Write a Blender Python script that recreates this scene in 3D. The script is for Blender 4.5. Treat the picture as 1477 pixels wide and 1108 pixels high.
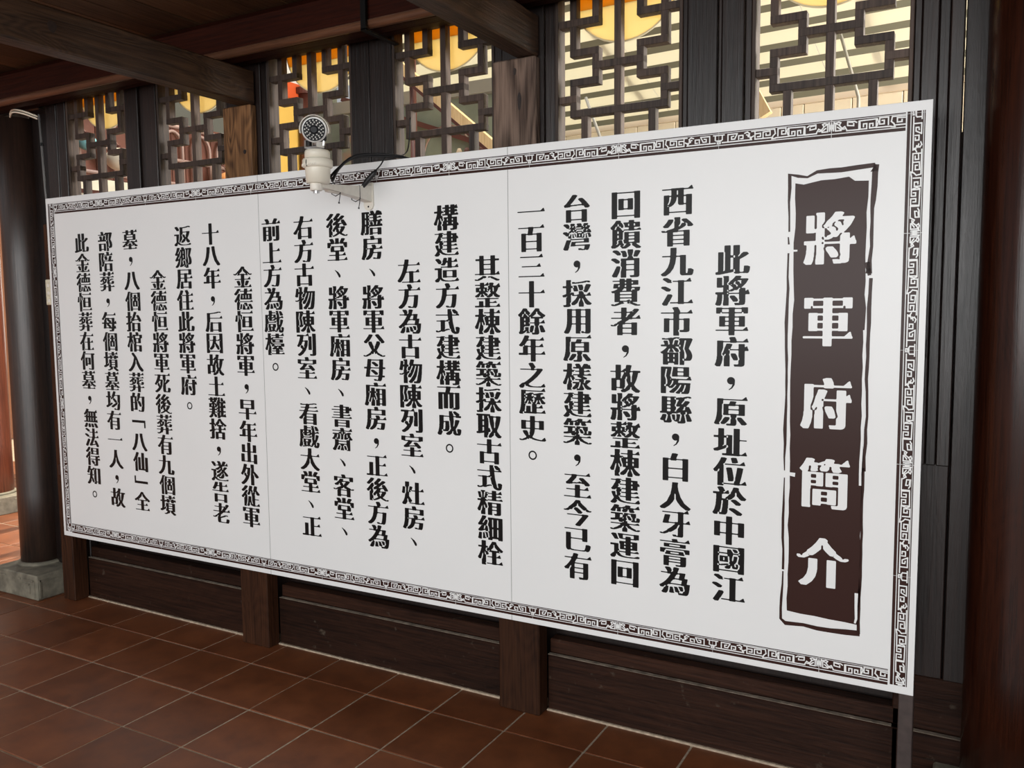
import bpy, math, random
import numpy as np
from mathutils import Vector, Matrix
for o in list(bpy.data.objects): bpy.data.objects.remove(o)
scene=bpy.context.scene
COL=scene.collection
# ================================================================ camera
CAM=Vector((3.807,-2.4451,1.4508))
cam_d=bpy.data.cameras.new('camera'); cam=bpy.data.objects.new('camera',cam_d); COL.objects.link(cam)
cam_d.sensor_width=36.0; cam_d.lens=36.0*1230.38/1477.0; cam_d.clip_start=0.05; cam_d.clip_end=200
_r=Vector((0.8742,0.4856,-0.0091)); _d=Vector((0.0351,-0.0820,-0.9960)); _f=Vector((-0.4844,0.8704,-0.0887))
_f.normalize(); _r=(_r-_f*_r.dot(_f)).normalized(); _d=_f.cross(_r)
cam.matrix_world=Matrix(((_r.x,-_d.x,-_f.x,CAM.x),(_r.y,-_d.y,-_f.y,CAM.y),(_r.z,-_d.z,-_f.z,CAM.z),(0,0,0,1)))
scene.camera=cam
# ================================================================ light
scene.view_settings.view_transform='Standard'; scene.view_settings.look='None'
scene.view_settings.exposure=0.0; scene.view_settings.gamma=1.0; scene.view_settings.use_curve_mapping=False
world=bpy.data.worlds.new('sky'); scene.world=world; world.use_nodes=True
nt=world.node_tree; nt.nodes.clear()
_o=nt.nodes.new('ShaderNodeOutputWorld'); _b=nt.nodes.new('ShaderNodeBackground')
_b.inputs[0].default_value=(0.95,0.97,1.0,1); _b.inputs[1].default_value=0.42
nt.links.new(_b.outputs[0],_o.inputs[0])
def area(name,loc,target,sx,sy,power,color):
    l=bpy.data.lights.new(name,'AREA'); l.shape='RECTANGLE'; l.size=sx; l.size_y=sy; l.energy=power; l.color=color
    o=bpy.data.objects.new(name,l); COL.objects.link(o); o.location=loc
    o.rotation_euler=(Vector(target)-Vector(loc)).to_track_quat('-Z','Y').to_euler(); return o
sun_d=bpy.data.lights.new('sun','SUN'); sun_d.energy=6.0; sun_d.angle=0.02; sun_d.color=(1.0,0.88,0.68)
sun=bpy.data.objects.new('sun',sun_d); COL.objects.link(sun); sun.location=(0,6,9)
sun.rotation_euler=Vector((0.02,-0.40,-0.92)).to_track_quat('-Z','Y').to_euler()
# daylight of the open court behind the photographer
court=area('court_daylight',(3.5,-5.7,2.05),(2.0,0,1.45),7.2,2.0,350,(0.98,1.0,1.0))
# open sky over the yard behind the lattices
yard_sky=area('yard_daylight',(0.6,2.9,7.5),(0.8,2.9,0),7.0,5.0,820,(1.0,0.98,0.92))
yard_low=area('yard_side_daylight',(-4.6,4.6,2.2),(1.6,1.6,2.4),2.5,2.5,90,(1.0,0.97,0.90))
lattice_fill=area('lattice_side_fill',(6.8,2.4,2.4),(2.0,1.2,2.3),3.0,2.6,560,(1.0,0.97,0.92))  # added fill lamp that brightens the right-hand faces of the lattice bars
# ================================================================ helpers
R=random.Random(7)
_M={}
def nodes(name):
    m=bpy.data.materials.new(name); m.use_nodes=True; t=m.node_tree
    b=t.nodes['Principled BSDF']; return m,t,b
def plain(name,col,rough=0.5,metal=0.0,spec=0.5,noise=0.0,scale=20):
    if name in _M: return _M[name]
    m,t,b=nodes(name); b.inputs['Base Color'].default_value=(*col,1); b.inputs['Roughness'].default_value=rough
    b.inputs['Metallic'].default_value=metal; b.inputs['Specular IOR Level'].default_value=spec
    if noise:
        tc=t.nodes.new('ShaderNodeTexCoord'); n=t.nodes.new('ShaderNodeTexNoise'); n.inputs['Scale'].default_value=scale; n.inputs['Detail'].default_value=6
        t.links.new(tc.outputs['Object'],n.inputs['Vector'])
        r=t.nodes.new('ShaderNodeValToRGB'); r.color_ramp.elements[0].position=.3; r.color_ramp.elements[1].position=.75
        r.color_ramp.elements[0].color=(*[c*(1-noise) for c in col],1); r.color_ramp.elements[1].color=(*[min(1,c*(1+noise)) for c in col],1)
        t.links.new(n.outputs['Fac'],r.inputs[0]); t.links.new(r.outputs[0],b.inputs['Base Color'])
        bp=t.nodes.new('ShaderNodeBump'); bp.inputs['Strength'].default_value=.15; bp.inputs['Distance'].default_value=.003
        t.links.new(n.outputs['Fac'],bp.inputs['Height']); t.links.new(bp.outputs[0],b.inputs['Normal'])
    _M[name]=m; return m
def wood(name,dark,light,axis='z',rough=0.5,grain=1.0,bump=.35,figure=.5,dust=None,spec=.5):
    """stretched noise for fibres plus distorted rings for the figure; every piece gets its own offset"""
    if name in _M: return _M[name]
    m,t,b=nodes(name); L=t.links.new
    tc=t.nodes.new('ShaderNodeTexCoord'); oi=t.nodes.new('ShaderNodeObjectInfo')
    add=t.nodes.new('ShaderNodeVectorMath'); add.operation='ADD'
    sc=t.nodes.new('ShaderNodeVectorMath'); sc.operation='SCALE'; sc.inputs[0].default_value=(3.1,2.3,5.7); L(oi.outputs['Random'],sc.inputs['Scale'])
    L(tc.outputs['Object'],add.inputs[0]); L(sc.outputs[0],add.inputs[1])
    def mapped(s_along,s_across):
        mp=t.nodes.new('ShaderNodeMapping'); s=[s_across]*3; s['xyz'.index(axis)]=s_along; mp.inputs['Scale'].default_value=s
        L(add.outputs[0],mp.inputs['Vector']); return mp
    fib=t.nodes.new('ShaderNodeTexNoise'); fib.inputs['Scale'].default_value=1; fib.inputs['Detail'].default_value=7; fib.inputs['Roughness'].default_value=.65
    L(mapped(4*grain,110*grain).outputs[0],fib.inputs['Vector'])
    big=t.nodes.new('ShaderNodeTexNoise'); big.inputs['Scale'].default_value=1; big.inputs['Detail'].default_value=3
    L(mapped(1.3,6).outputs[0],big.inputs['Vector'])
    rings=t.nodes.new('ShaderNodeTexNoise'); rings.inputs['Scale'].default_value=1; rings.inputs['Detail'].default_value=1.5; rings.inputs['Distortion'].default_value=.6
    L(mapped(1.5,7).outputs[0],rings.inputs['Vector'])
    mul=t.nodes.new('ShaderNodeMath'); mul.operation='MULTIPLY'; mul.inputs[1].default_value=110; L(rings.outputs['Fac'],mul.inputs[0])
    sn=t.nodes.new('ShaderNodeMath'); sn.operation='SINE'; L(mul.outputs[0],sn.inputs[0])
    m2=t.nodes.new('ShaderNodeMath'); m2.operation='MULTIPLY_ADD'; m2.inputs[1].default_value=.085*figure; L(sn.outputs[0],m2.inputs[0]); L(fib.outputs['Fac'],m2.inputs[2])
    m3=t.nodes.new('ShaderNodeMath'); m3.operation='MULTIPLY_ADD'; m3.inputs[1].default_value=.5; L(big.outputs['Fac'],m3.inputs[0]); L(m2.outputs[0],m3.inputs[2])
    r=t.nodes.new('ShaderNodeValToRGB'); e=r.color_ramp.elements; e[0].position=.5; e[1].position=.98
    e[0].color=(*dark,1); e[1].color=(*light,1); L(m3.outputs[0],r.inputs[0])
    col=r.outputs[0]
    # each piece a little different in tone
    hs=t.nodes.new('ShaderNodeHueSaturation'); mr=t.nodes.new('ShaderNodeMapRange'); mr.inputs['To Min'].default_value=.75; mr.inputs['To Max'].default_value=1.3
    L(oi.outputs['Random'],mr.inputs['Value']); L(mr.outputs[0],hs.inputs['Value']); L(col,hs.inputs['Color']); col=hs.outputs[0]
    if dust:
        dn=t.nodes.new('ShaderNodeTexNoise'); dn.inputs['Scale'].default_value=26; dn.inputs['Detail'].default_value=8; L(add.outputs[0],dn.inputs['Vector'])
        dr=t.nodes.new('ShaderNodeValToRGB'); dr.color_ramp.elements[0].position=.66; dr.color_ramp.elements[1].position=.80
        dr.color_ramp.elements[1].color=(.6,.6,.6,1); L(dn.outputs['Fac'],dr.inputs[0])
        mx=t.nodes.new('ShaderNodeMix'); mx.data_type='RGBA'; L(dr.outputs[0],mx.inputs['Factor']); L(col,mx.inputs['A']); mx.inputs['B'].default_value=(*dust,1); col=mx.outputs['Result']
    L(col,b.inputs['Base Color'])
    rr=t.nodes.new('ShaderNodeMapRange'); rr.inputs['To Min'].default_value=rough+.12; rr.inputs['To Max'].default_value=rough-.08; L(fib.outputs['Fac'],rr.inputs['Value']); L(rr.outputs[0],b.inputs['Roughness'])
    b.inputs['Specular IOR Level'].default_value=spec
    bp=t.nodes.new('ShaderNodeBump'); bp.inputs['Strength'].default_value=bump; bp.inputs['Distance'].default_value=.004; L(m2.outputs[0],bp.inputs['Height']); L(bp.outputs[0],b.inputs['Normal'])
    _M[name]=m; return m
class MB:
    def __init__(s): s.v=[]; s.f=[]; s.m=[]; s.mi=0
    def poly(s,pts,idx):
        b=len(s.v); s.v+=[tuple(p) for p in pts]; s.f+=[tuple(b+i for i in f) for f in idx]; s.m+=[s.mi]*len(idx); return s
    def box(s,x0,x1,y0,y1,z0,z1,bev=0.0):
        if bev<=0:
            p=[(x0,y0,z0),(x1,y0,z0),(x1,y1,z0),(x0,y1,z0),(x0,y0,z1),(x1,y0,z1),(x1,y1,z1),(x0,y1,z1)]
            return s.poly(p,[(0,3,2,1),(4,5,6,7),(0,1,5,4),(1,2,6,5),(2,3,7,6),(3,0,4,7)])
        b=min(bev,(x1-x0)*.45,(y1-y0)*.45,(z1-z0)*.45); X=(x0,x1);Y=(y0,y1);Z=(z0,z1); P=[]; I={}
        for i in (0,1):
            for j in (0,1):
                for k in (0,1):
                    sx=b if i==0 else -b; sy=b if j==0 else -b; sz=b if k==0 else -b
                    for a,q in enumerate(((X[i],Y[j]+sy,Z[k]+sz),(X[i]+sx,Y[j],Z[k]+sz),(X[i]+sx,Y[j]+sy,Z[k]))): I[i,j,k,a]=len(P); P.append(q)
        F=[(I[0,0,0,0],I[0,0,1,0],I[0,1,1,0],I[0,1,0,0]),(I[1,0,0,0],I[1,1,0,0],I[1,1,1,0],I[1,0,1,0]),
           (I[0,0,0,1],I[1,0,0,1],I[1,0,1,1],I[0,0,1,1]),(I[0,1,0,1],I[0,1,1,1],I[1,1,1,1],I[1,1,0,1]),
           (I[0,0,0,2],I[0,1,0,2],I[1,1,0,2],I[1,0,0,2]),(I[0,0,1,2],I[1,0,1,2],I[1,1,1,2],I[0,1,1,2])]
        for i in (0,1):
            for j in (0,1): F.append((I[i,j,0,0],I[i,j,1,0],I[i,j,1,1],I[i,j,0,1]))
        for i in (0,1):
            for k in (0,1): F.append((I[i,0,k,0],I[i,1,k,0],I[i,1,k,2],I[i,0,k,2]))
        for j in (0,1):
            for k in (0,1): F.append((I[0,j,k,1],I[1,j,k,1],I[1,j,k,2],I[0,j,k,2]))
        for i in (0,1):
            for j in (0,1):
                for k in (0,1): F.append((I[i,j,k,0],I[i,j,k,1],I[i,j,k,2]))
        return s.poly(P,F)
    def lathe(s,c,prof,n=40,axis=(0,0,1)):
        """prof: (radius, distance along the axis) pairs"""
        a=Vector(axis).normalized(); u=a.orthogonal().normalized(); w=a.cross(u); c=Vector(c); P=[];F=[]
        for r,h in prof:
            for i in range(n):
                t=2*math.pi*i/n; P.append(c+a*h+(u*math.cos(t)+w*math.sin(t))*r)
        for k in range(len(prof)-1):
            for i in range(n):
                j=(i+1)%n; F.append((k*n+i,k*n+j,(k+1)*n+j,(k+1)*n+i))
        F.append(tuple(range(n))[::-1]); F.append(tuple(range((len(prof)-1)*n,len(prof)*n)))
        return s.poly(P,F)
    def cyl(s,c,r,h,n=32,axis=(0,0,1),bev=0.0):
        return s.lathe(c,[(r-bev,0),(r,bev),(r,h-bev),(r-bev,h)] if bev else [(r,0),(r,h)],n,axis)
    def tube(s,pts,r,n=8,closed=False):
        pts=[Vector(p) for p in pts]; P=[];F=[]; N=len(pts); up=None
        for i,p in enumerate(pts):
            d=(pts[min(i+1,N-1)]-pts[max(i-1,0)]).normalized()
            if up is None: up=d.orthogonal().normalized()
            u=(up-d*up.dot(d)); u=u.normalized() if u.length>1e-6 else d.orthogonal().normalized(); up=u; w=d.cross(u)
            rr=r[i] if isinstance(r,(list,tuple)) else r
            for k in range(n):
                t=2*math.pi*k/n; P.append(p+(u*math.cos(t)+w*math.sin(t))*rr)
        for i in range(N-1):
            for k in range(n):
                j=(k+1)%n; F.append((i*n+k,i*n+j,(i+1)*n+j,(i+1)*n+k))
        F.append(tuple(range(n))[::-1]); F.append(tuple(range((N-1)*n,N*n)))
        return s.poly(P,F)
    def bar(s,a,b,w,h,up=(0,0,1)):
        """square bar from a to b: w across, h along up"""
        a=Vector(a);b=Vector(b);d=(b-a).normalized();u=Vector(up);u=(u-d*u.dot(d)).normalized();c=d.cross(u)
        P=[q+c*(i*w/2)+u*(j*h/2) for q in (a,b) for i,j in ((-1,-1),(1,-1),(1,1),(-1,1))]
        return s.poly(P,[(3,2,1,0),(4,5,6,7),(0,1,5,4),(1,2,6,5),(2,3,7,6),(3,0,4,7)])
    def mesh(s,name,mats,smooth=False):
        me=bpy.data.meshes.new(name); me.from_pydata(s.v,[],s.f); 
        for m in (mats if isinstance(mats,(list,tuple)) else [mats]): me.materials.append(m)
        if any(s.m): me.polygons.foreach_set('material_index',s.m)
        me.update()
        import bmesh
        bm=bmesh.new(); bm.from_mesh(me); bmesh.ops.recalc_face_normals(bm,faces=bm.faces); bm.to_mesh(me); bm.free()
        if smooth:
            me.polygons.foreach_set('use_smooth',[len(p.vertices)<=4 for p in me.polygons])
        return me
    def build(s,name,mats,parent=None,smooth=False,mod=None):
        o=bpy.data.objects.new(name,s.mesh(name,mats,smooth)); COL.objects.link(o); o.parent=parent
        return o
def tag(o,label=None,cat=None,group=None,kind=None):
    if label: o['label']=label
    if cat: o['category']=cat
    if group: o['group']=group
    if kind: o['kind']=kind
    return o
def empty(name,loc=(0,0,0)):
    o=bpy.data.objects.new(name,None); COL.objects.link(o); o.location=loc; o.empty_display_size=.1; return o
def thing(name,label,cat,group=None,loc=(0,0,0)): return tag(empty(name,loc),label,cat,group)
def flatmesh(vs,fs,name,mat,parent):
    me=bpy.data.meshes.new(name); me.from_pydata(vs,[],fs); me.materials.append(mat); me.update()
    o=bpy.data.objects.new(name,me); COL.objects.link(o); o.parent=parent; return o
# ================================================================ materials
W_POST=wood('post_wood',(.013,.0048,.0024),(.058,.022,.010),'z',.55,figure=.5,bump=.35,spec=.15)
W_POSTUP=wood('bare_post_wood',(.050,.020,.008),(.33,.160,.066),'z',.6,figure=1.3,bump=.6,spec=.25)
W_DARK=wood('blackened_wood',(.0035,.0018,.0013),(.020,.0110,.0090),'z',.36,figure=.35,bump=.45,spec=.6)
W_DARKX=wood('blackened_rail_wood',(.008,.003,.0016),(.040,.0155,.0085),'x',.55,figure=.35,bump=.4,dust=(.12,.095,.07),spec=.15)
W_BEAM=wood('beam_wood',(.010,.0045,.0022),(.060,.029,.014),'y',.5,figure=.9,bump=.5,spec=.3)
W_PURL=wood('purlin_wood',(.008,.0014,.0006),(.028,.0052,.002),'x',.55,figure=.3,bump=.3,spec=.12)
W_CEIL=wood('ceiling_wood',(.030,.014,.006),(.11,.054,.024),'y',.6,figure=.3,bump=.3,spec=.25)
W_LAT=wood('lattice_wood',(.014,.0075,.005),(.075,.046,.033),'z',.6,figure=.3,bump=.3)
W_LACQ=wood('lacquered_column_wood',(.006,.0015,.0008),(.034,.0090,.0042),'z',.22,figure=.3,bump=.10,spec=.32)
W_LACQ2=wood('worn_column_wood',(.010,.004,.0025),(.055,.026,.016),'z',.42,figure=.4,bump=.25,spec=.9)
W_PINE=wood('pale_timber',(.60,.38,.16),(.85,.62,.33),'z',.6,figure=.3,bump=.1)
STONE=plain('column_stone',(.20,.18,.135),.75,noise=.45,scale=18)
GROUT=plain('tile_grout',(.42,.33,.24),.9,noise=.3,scale=60)
WHITE=plain('board_white_print',(.80,.805,.80),.36,noise=.012,scale=3)
WEDGE=plain('board_white_edge',(.80,.80,.79),.4)
INK=plain('black_print_ink',(.008,.007,.007),.34,spec=.16)
BROWN=plain('brown_print_ink',(.032,.0095,.0065),.34,spec=.22)
WINK=plain('white_print_ink',(.80,.805,.80),.36)
SEAM=plain('panel_seam',(.35,.35,.35),.6)
BLACKM=plain('black_iron',(.008,.008,.008),.45,metal=.6)
STEELB=plain('brown_painted_steel',(.050,.034,.030),.5,noise=.3,scale=40)
IVORY=plain('ivory_plastic',(.72,.67,.56),.38)
IVORYM=plain('ivory_painted_metal',(.74,.70,.62),.4,noise=.06,scale=50)
CHROME=plain('brushed_silver',(.62,.62,.62),.28,metal=.9)
RUBBER=plain('black_cable_rubber',(.010,.010,.011),.45)
GLASSB=plain('black_lens_glass',(.004,.004,.005),.35,spec=.15)
LED=plain('infrared_diode',(.42,.39,.36),.3)
def tile_mat(name,c0,c1):
    m,t,b=nodes(name); L=t.links.new
    tc=t.nodes.new('ShaderNodeTexCoord'); oi=t.nodes.new('ShaderNodeObjectInfo')
    n=t.nodes.new('ShaderNodeTexNoise'); n.noise_dimensions='4D'; n.inputs['Scale'].default_value=9; n.inputs['Detail'].default_value=7; n.inputs['Roughness'].default_value=.6
    L(tc.outputs['Object'],n.inputs['Vector']); mu=t.nodes.new('ShaderNodeMath'); mu.operation='MULTIPLY'; mu.inputs[1].default_value=40; L(oi.outputs['Random'],mu.inputs[0]); L(mu.outputs[0],n.inputs['W'])
    r=t.nodes.new('ShaderNodeValToRGB'); r.color_ramp.elements[0].position=.3; r.color_ramp.elements[1].position=.72
    r.color_ramp.elements[0].color=(*c0,1); r.color_ramp.elements[1].color=(*c1,1); L(n.outputs['Fac'],r.inputs[0])
    hs=t.nodes.new('ShaderNodeHueSaturation'); mr=t.nodes.new('ShaderNodeMapRange'); mr.inputs['To Min'].default_value=.84; mr.inputs['To Max'].default_value=1.12
    L(oi.outputs['Random'],mr.inputs['Value']); L(mr.outputs[0],hs.inputs['Value']); L(r.outputs[0],hs.inputs['Color']); L(hs.outputs[0],b.inputs['Base Color'])
    rr=t.nodes.new('ShaderNodeMapRange'); rr.inputs['To Min'].default_value=.34; rr.inputs['To Max'].default_value=.52; L(n.outputs['Fac'],rr.inputs['Value']); L(rr.outputs[0],b.inputs['Roughness'])
    bp=t.nodes.new('ShaderNodeBump'); bp.inputs['Strength'].default_value=.12; bp.inputs['Distance'].default_value=.003; L(n.outputs['Fac'],bp.inputs['Height']); L(bp.outputs[0],b.inputs['Normal'])
    return m
TILE=tile_mat('terracotta_tile',(.125,.037,.0135),(.24,.076,.027))
# ================================================================ setting: floor
floor=tag(MB().box(-6.5,7.0,-5.5,6.5,-.12,-.0028).build('floor',GROUT),kind='structure')
TS=.3; g=.0055
def tile_me(w,h):
    b=.002; q=MB(); x0=g/2+.0008;x1=w-g/2-.0008;y0=g/2+.0008;y1=h-g/2-.0008
    q.box(x0,x1,y0,y1,-.02,0.0,bev=b); return q.mesh('floor_tile',TILE)
T_full=tile_me(TS,TS); T_row=tile_me(TS,.228)
far=MB()
def put_tile(me,x,y):
    o=bpy.data.objects.new('floor_tile',me); o.location=(x,y,R.uniform(-.0012,.0006)); o.rotation_euler=(R.uniform(-.0015,.0015),R.uniform(-.0015,.0015),0); COL.objects.link(o); o.parent=floor
for i in range(-4,13):
    put_tile(T_row,i*TS,0.0) if i>=-2 else None
    for j in range(1,8):
        if 3.9-(j*TS)*.1 > i*TS > -1.3: put_tile(T_full,i*TS,-j*TS)
for i in range(-12,-2):
    for j in range(0,8): put_tile(T_full,i*TS,j*TS)
for i in range(-20,23):
    for j in range(-17,8):
        x=i*TS; y=j*TS
        near=(-4<=i<13 and -7<=j<=-1 and 3.9+y*.1>x>-1.3) or (-12<=i<-2 and 0<=j<8) or (j==0 and -2<=i<13)
        if near or (i>=-2 and j>=0): continue
        far.box(x+.003,x+TS-.003,y+.003,y+TS-.003,-.02,0)
tag(far.build('distant_tiles',TILE,floor),kind='stuff')
# ================================================================ setting: timber wall
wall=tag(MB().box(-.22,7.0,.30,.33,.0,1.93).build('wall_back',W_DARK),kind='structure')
def plank(x0,x1,y0,y1,z0,z1,mat=W_DARK,parent=wall,name='plank',bev=.003): return MB().box(x0,x1,y0,y1,z0,z1,bev).build(name,mat,parent)
# lower boards between the posts (kick rail, ledge, upper board)
bays=[(-.155,.997),(1.155,2.298),(2.463,3.62),(3.60,7.0)]
for k,(a,b) in enumerate(bays):
    plank(a,b,.216,.262,0,.205,W_DARKX,name='bottom_rail',bev=.004)
    plank(a,b,.236,.285,.207,.258 if k<3 else .37,W_DARKX,name='upper_rail',bev=.003)
    plank(a,b,.290,.30,.26 if k<3 else .372,1.0,W_DARK,name='backing_board',bev=.002) if k<3 else None
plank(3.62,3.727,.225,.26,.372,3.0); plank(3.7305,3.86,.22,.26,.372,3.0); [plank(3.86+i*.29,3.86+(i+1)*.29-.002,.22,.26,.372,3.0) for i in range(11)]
plank(-.50,-.266,.255,.295,0,2.60); plank(-.262,-.16,.235,.275,0,1.05)
for a,b in bays: MB().box(a,b,.2175,.2355,.2052,.2064).build('dust_ledge',plain('settled_dust',(.26,.21,.16),.9,noise=.5,scale=30),wall)
# narrow mortar line where the boards meet the tiles
for a,b in bays: MB().box(a,b,.205,.217,-.004,.006,.002).build('mortar_strip',GROUT,wall)
# blackened uprights between the windows, each of several planks
WC=[.114,.760,1.430,2.062,2.735,3.386]; HW=.219; ZT=3.0; ZB=1.90
ups=[]
def upright(x0,x1,cuts,depths,ytop=.185):
    xs=[x0]+[x0+(x1-x0)*c for c in cuts]+[x1]
    for (a,b),dy in zip(zip(xs[:-1],xs[1:]),depths): plank(a+.0008,b-.0008,ytop+dy,.255,ZB-.9,ZT,bev=.0025)
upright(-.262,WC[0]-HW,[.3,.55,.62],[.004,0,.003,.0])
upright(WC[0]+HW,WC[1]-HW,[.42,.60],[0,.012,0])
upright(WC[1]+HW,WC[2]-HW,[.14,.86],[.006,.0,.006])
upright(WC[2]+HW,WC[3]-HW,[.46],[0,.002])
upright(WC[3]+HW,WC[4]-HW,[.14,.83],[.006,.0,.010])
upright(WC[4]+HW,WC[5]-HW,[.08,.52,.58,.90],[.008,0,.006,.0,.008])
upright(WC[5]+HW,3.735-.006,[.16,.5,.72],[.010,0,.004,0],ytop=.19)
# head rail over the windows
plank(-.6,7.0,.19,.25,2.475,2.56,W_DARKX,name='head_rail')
# ---------------------------------------------------------------- windows
bw=.0235
XA,XB,XS=.157,.077,.117
def lattice_bars():
    H=[];V=[]   # (x0,x1,z) ; (x,z0,z1)
    V.append((0,ZB,2.93))
    for s in (-1,1):
        V.append((s*XA,2.288,2.73)); V.append((s*XB,2.193,2.288)); V.append((s*XA,2.092,2.193)); V.append((s*XS,ZB,2.092))
        V.append((s*XB,2.385,2.478))
        H.append((s*HW,s*XB,2.385)); H.append((s*XA,s*XB,2.288)); H.append((s*XB,s*XA,2.193)); H.append((s*HW,s*XA,2.141))
    H.append((-XB,XB,2.240)); H.append((-XA,XA,2.092)); H.append((-XB,XB,2.478)); 
    return H,V
H,V=lattice_bars()
hm={};
for n,xc in enumerate(WC):
    w=tag(empty('window_%d'%(n+1),(xc,0,0)),kind='structure')
    # frame
    for s in (-1,1):
        MB().box(s*HW-(.011 if s>0 else -.0),s*HW+(.011 if s<0 else 0),.190,.246,ZB,2.93,.0015).build('window_jamb',W_LAT,w)
    MB().box(-HW,HW,.19,.246,ZB-.03,ZB,.002).build('window_sill',W_LAT,w)
    for k,(a,b,z) in enumerate(H):
        x0,x1=min(a,b),max(a,b); inner=.5*bw
        x0-= inner if abs(abs(x0)-HW)>1e-6 else 0; x1+= inner if abs(abs(x1)-HW)>1e-6 else 0
        if ('h',k) not in hm: hm['h',k]=MB().box(x0,x1,.199,.234,z-bw/2,z+bw/2,.0012).mesh('lattice_bar',W_LAT)
        o=bpy.data.objects.new('lattice_bar',hm['h',k]); COL.objects.link(o); o.parent=w
    for k,(x,z0,z1) in enumerate(V):
        if ('v',k) not in hm: hm['v',k]=MB().box(x-bw/2,x+bw/2,.200,.233,z0-bw*.49 if z0>ZB else z0,z1+bw*.49,.0012).mesh('lattice_bar',W_LAT)
        o=bpy.data.objects.new('lattice_bar',hm['v',k]); COL.objects.link(o); o.parent=w
# round two-tone plates behind the lattices
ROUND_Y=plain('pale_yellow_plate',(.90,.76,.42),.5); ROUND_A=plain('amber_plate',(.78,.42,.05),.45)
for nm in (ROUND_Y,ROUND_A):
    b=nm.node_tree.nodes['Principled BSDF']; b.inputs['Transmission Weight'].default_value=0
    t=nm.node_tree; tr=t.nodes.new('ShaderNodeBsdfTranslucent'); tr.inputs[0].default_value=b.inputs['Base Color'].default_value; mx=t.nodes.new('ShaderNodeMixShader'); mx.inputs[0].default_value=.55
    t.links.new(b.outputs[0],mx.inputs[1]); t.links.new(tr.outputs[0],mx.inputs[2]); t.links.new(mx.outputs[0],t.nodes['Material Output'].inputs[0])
def disc(xc,z0=2.512,r=.192,cut=2.44,label=''):
    t=thing('round_plate',label,'ornament','yellow round plates behind the lattices',(xc,.262,z0))
    def part(lo,hi,mat,name):
        a0=math.asin(max(-1,min(1,lo/r))); a1=math.asin(max(-1,min(1,hi/r))); n=40; ang=[a0+(a1-a0)*i/n for i in range(n+1)]
        P=[(r*math.cos(a),r*math.sin(a)) for a in ang]+[(-r*math.cos(a),r*math.sin(a)) for a in ang[::-1]]
        m=MB(); N=len(P); m.poly([(x,-.003,z) for x,z in P]+[(x,.003,z) for x,z in P],[tuple(range(N)),tuple(range(N,2*N))[::-1]]+[(i,i+N,(i+1)%N+N,(i+1)%N) for i in range(N)])
        return m.build(name,mat,t)
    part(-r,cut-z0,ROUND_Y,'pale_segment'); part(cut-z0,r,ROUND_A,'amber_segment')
    rim=MB().tube([(r*math.cos(2*math.pi*i/48),0,r*math.sin(2*math.pi*i/48)) for i in range(49)],.0035,6).build('rim',plain('pale_rim',(.80,.70,.45),.5),t,True)
    return t
DL=['pale yellow round plate behind the lattice nearest the round timber column','yellow round plate under the end of the first cross beam, beside a bare post',
 'amber-topped round plate directly above the surveillance camera','amber-topped yellow round plate behind the lattice crossed by a pale diagonal timber',
 'large yellow round plate in the lattice beside the second bare post, over the ribbed roof','lowest sliver of a pale round plate above the short timber brace']
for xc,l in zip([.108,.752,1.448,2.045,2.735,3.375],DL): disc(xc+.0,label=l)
# ================================================================ posts
W_POSTG=wood('grey_bare_post_wood',(.030,.017,.012),(.165,.110,.082),'z',.6,figure=1.5,bump=.7,spec=.25)
def post(x0,x1,label,up):
    t=thing('wooden_post',label,'post',None,((x0+x1)/2,.185,0))
    def bx(z0,z1,y0,name,mat): MB().box(x0-t.location.x,x1-t.location.x,y0-.185,(.215 if z0==0 else .184)-.185,z0,z1,.004).build(name,mat,t)
    bx(0,1.05,.149,'lower_shaft',W_POST); bx(1.05,2.288,.149,'upper_shaft',up); return t
post(.997,1.155,'short bare wooden post beneath the first cross beam, left of the surveillance camera',W_POSTUP)
post(2.298,2.463,'thick bare wooden post with knotty grain beneath the second cross beam',W_POSTG)
t=thing('wooden_post','narrow dark plank post beside the stone column base under the board end','post',None,(-.2,.17,0))
MB().box(-.048,.045,-.035,.045,0,1.88,.004).build('shaft',W_POST,t)
t=thing('steel_post','slim brown steel leg under the right end of the notice board','post',None,(3.648,.07,0))
MB().box(-.019,.019,-.019,.019,.004,.40,.002).build('leg',STEELB,t); MB().box(-.035,.035,-.03,.03,0,.004).build('foot_plate',STEELB,t)
# ================================================================ beams and ceiling
def beam(x0,x1,label):
    t=thing('cross_beam',label,'beam',None,((x0+x1)/2,0,2.29))
    m=MB().box(-(x1-x0)/2,(x1-x0)/2,-5.2,.178,0,.135,.006).build('beam_body',W_BEAM,t)
    return t
beam(1.075,1.157,'dark grained wooden cross beam resting on the first bare post, left of the camera')
beam(2.385,2.463,'dark wooden cross beam resting on the second bare post, above the board centre')
t=thing('purlin','long reddish brown timber purlin above the latticed windows','beam',None,(0,0,2.43))
MB().box(-1.6,7.0,0,.10,0,.155,.026).build('purlin_body',W_PURL,t); 
MB().box(-1.6,7.0,.104,.150,.012,.040,.004).build('cover_batten',W_PURL,t)
ceiling=tag(MB().box(-.85,7.0,-5.5,.3,2.70,2.75).build('ceiling',W_CEIL),kind='structure')
x=-.85
while x<4.6:
    wd=R.uniform(.145,.165); MB().box(x+.0015,x+wd-.0015,-5.4,.3,2.592-R.uniform(0,.003),2.70,.003).build('plank',W_CEIL,ceiling); x+=wd
MB().box(4.6,7.0,-5.4,.3,2.592,2.70).build('plank',W_CEIL,ceiling)
MB().tube([(-1.6,.010,.014),(7.0,.010,.014)],.017,12).build('lit_edge_strip',wood('lit_edge_wood',(.045,.017,.008),(.20,.085,.042),'x',.45,figure=.3,bump=.2),t,True)  # lighter tan strip carries the light along the purlin's lower edge in its colour
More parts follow.
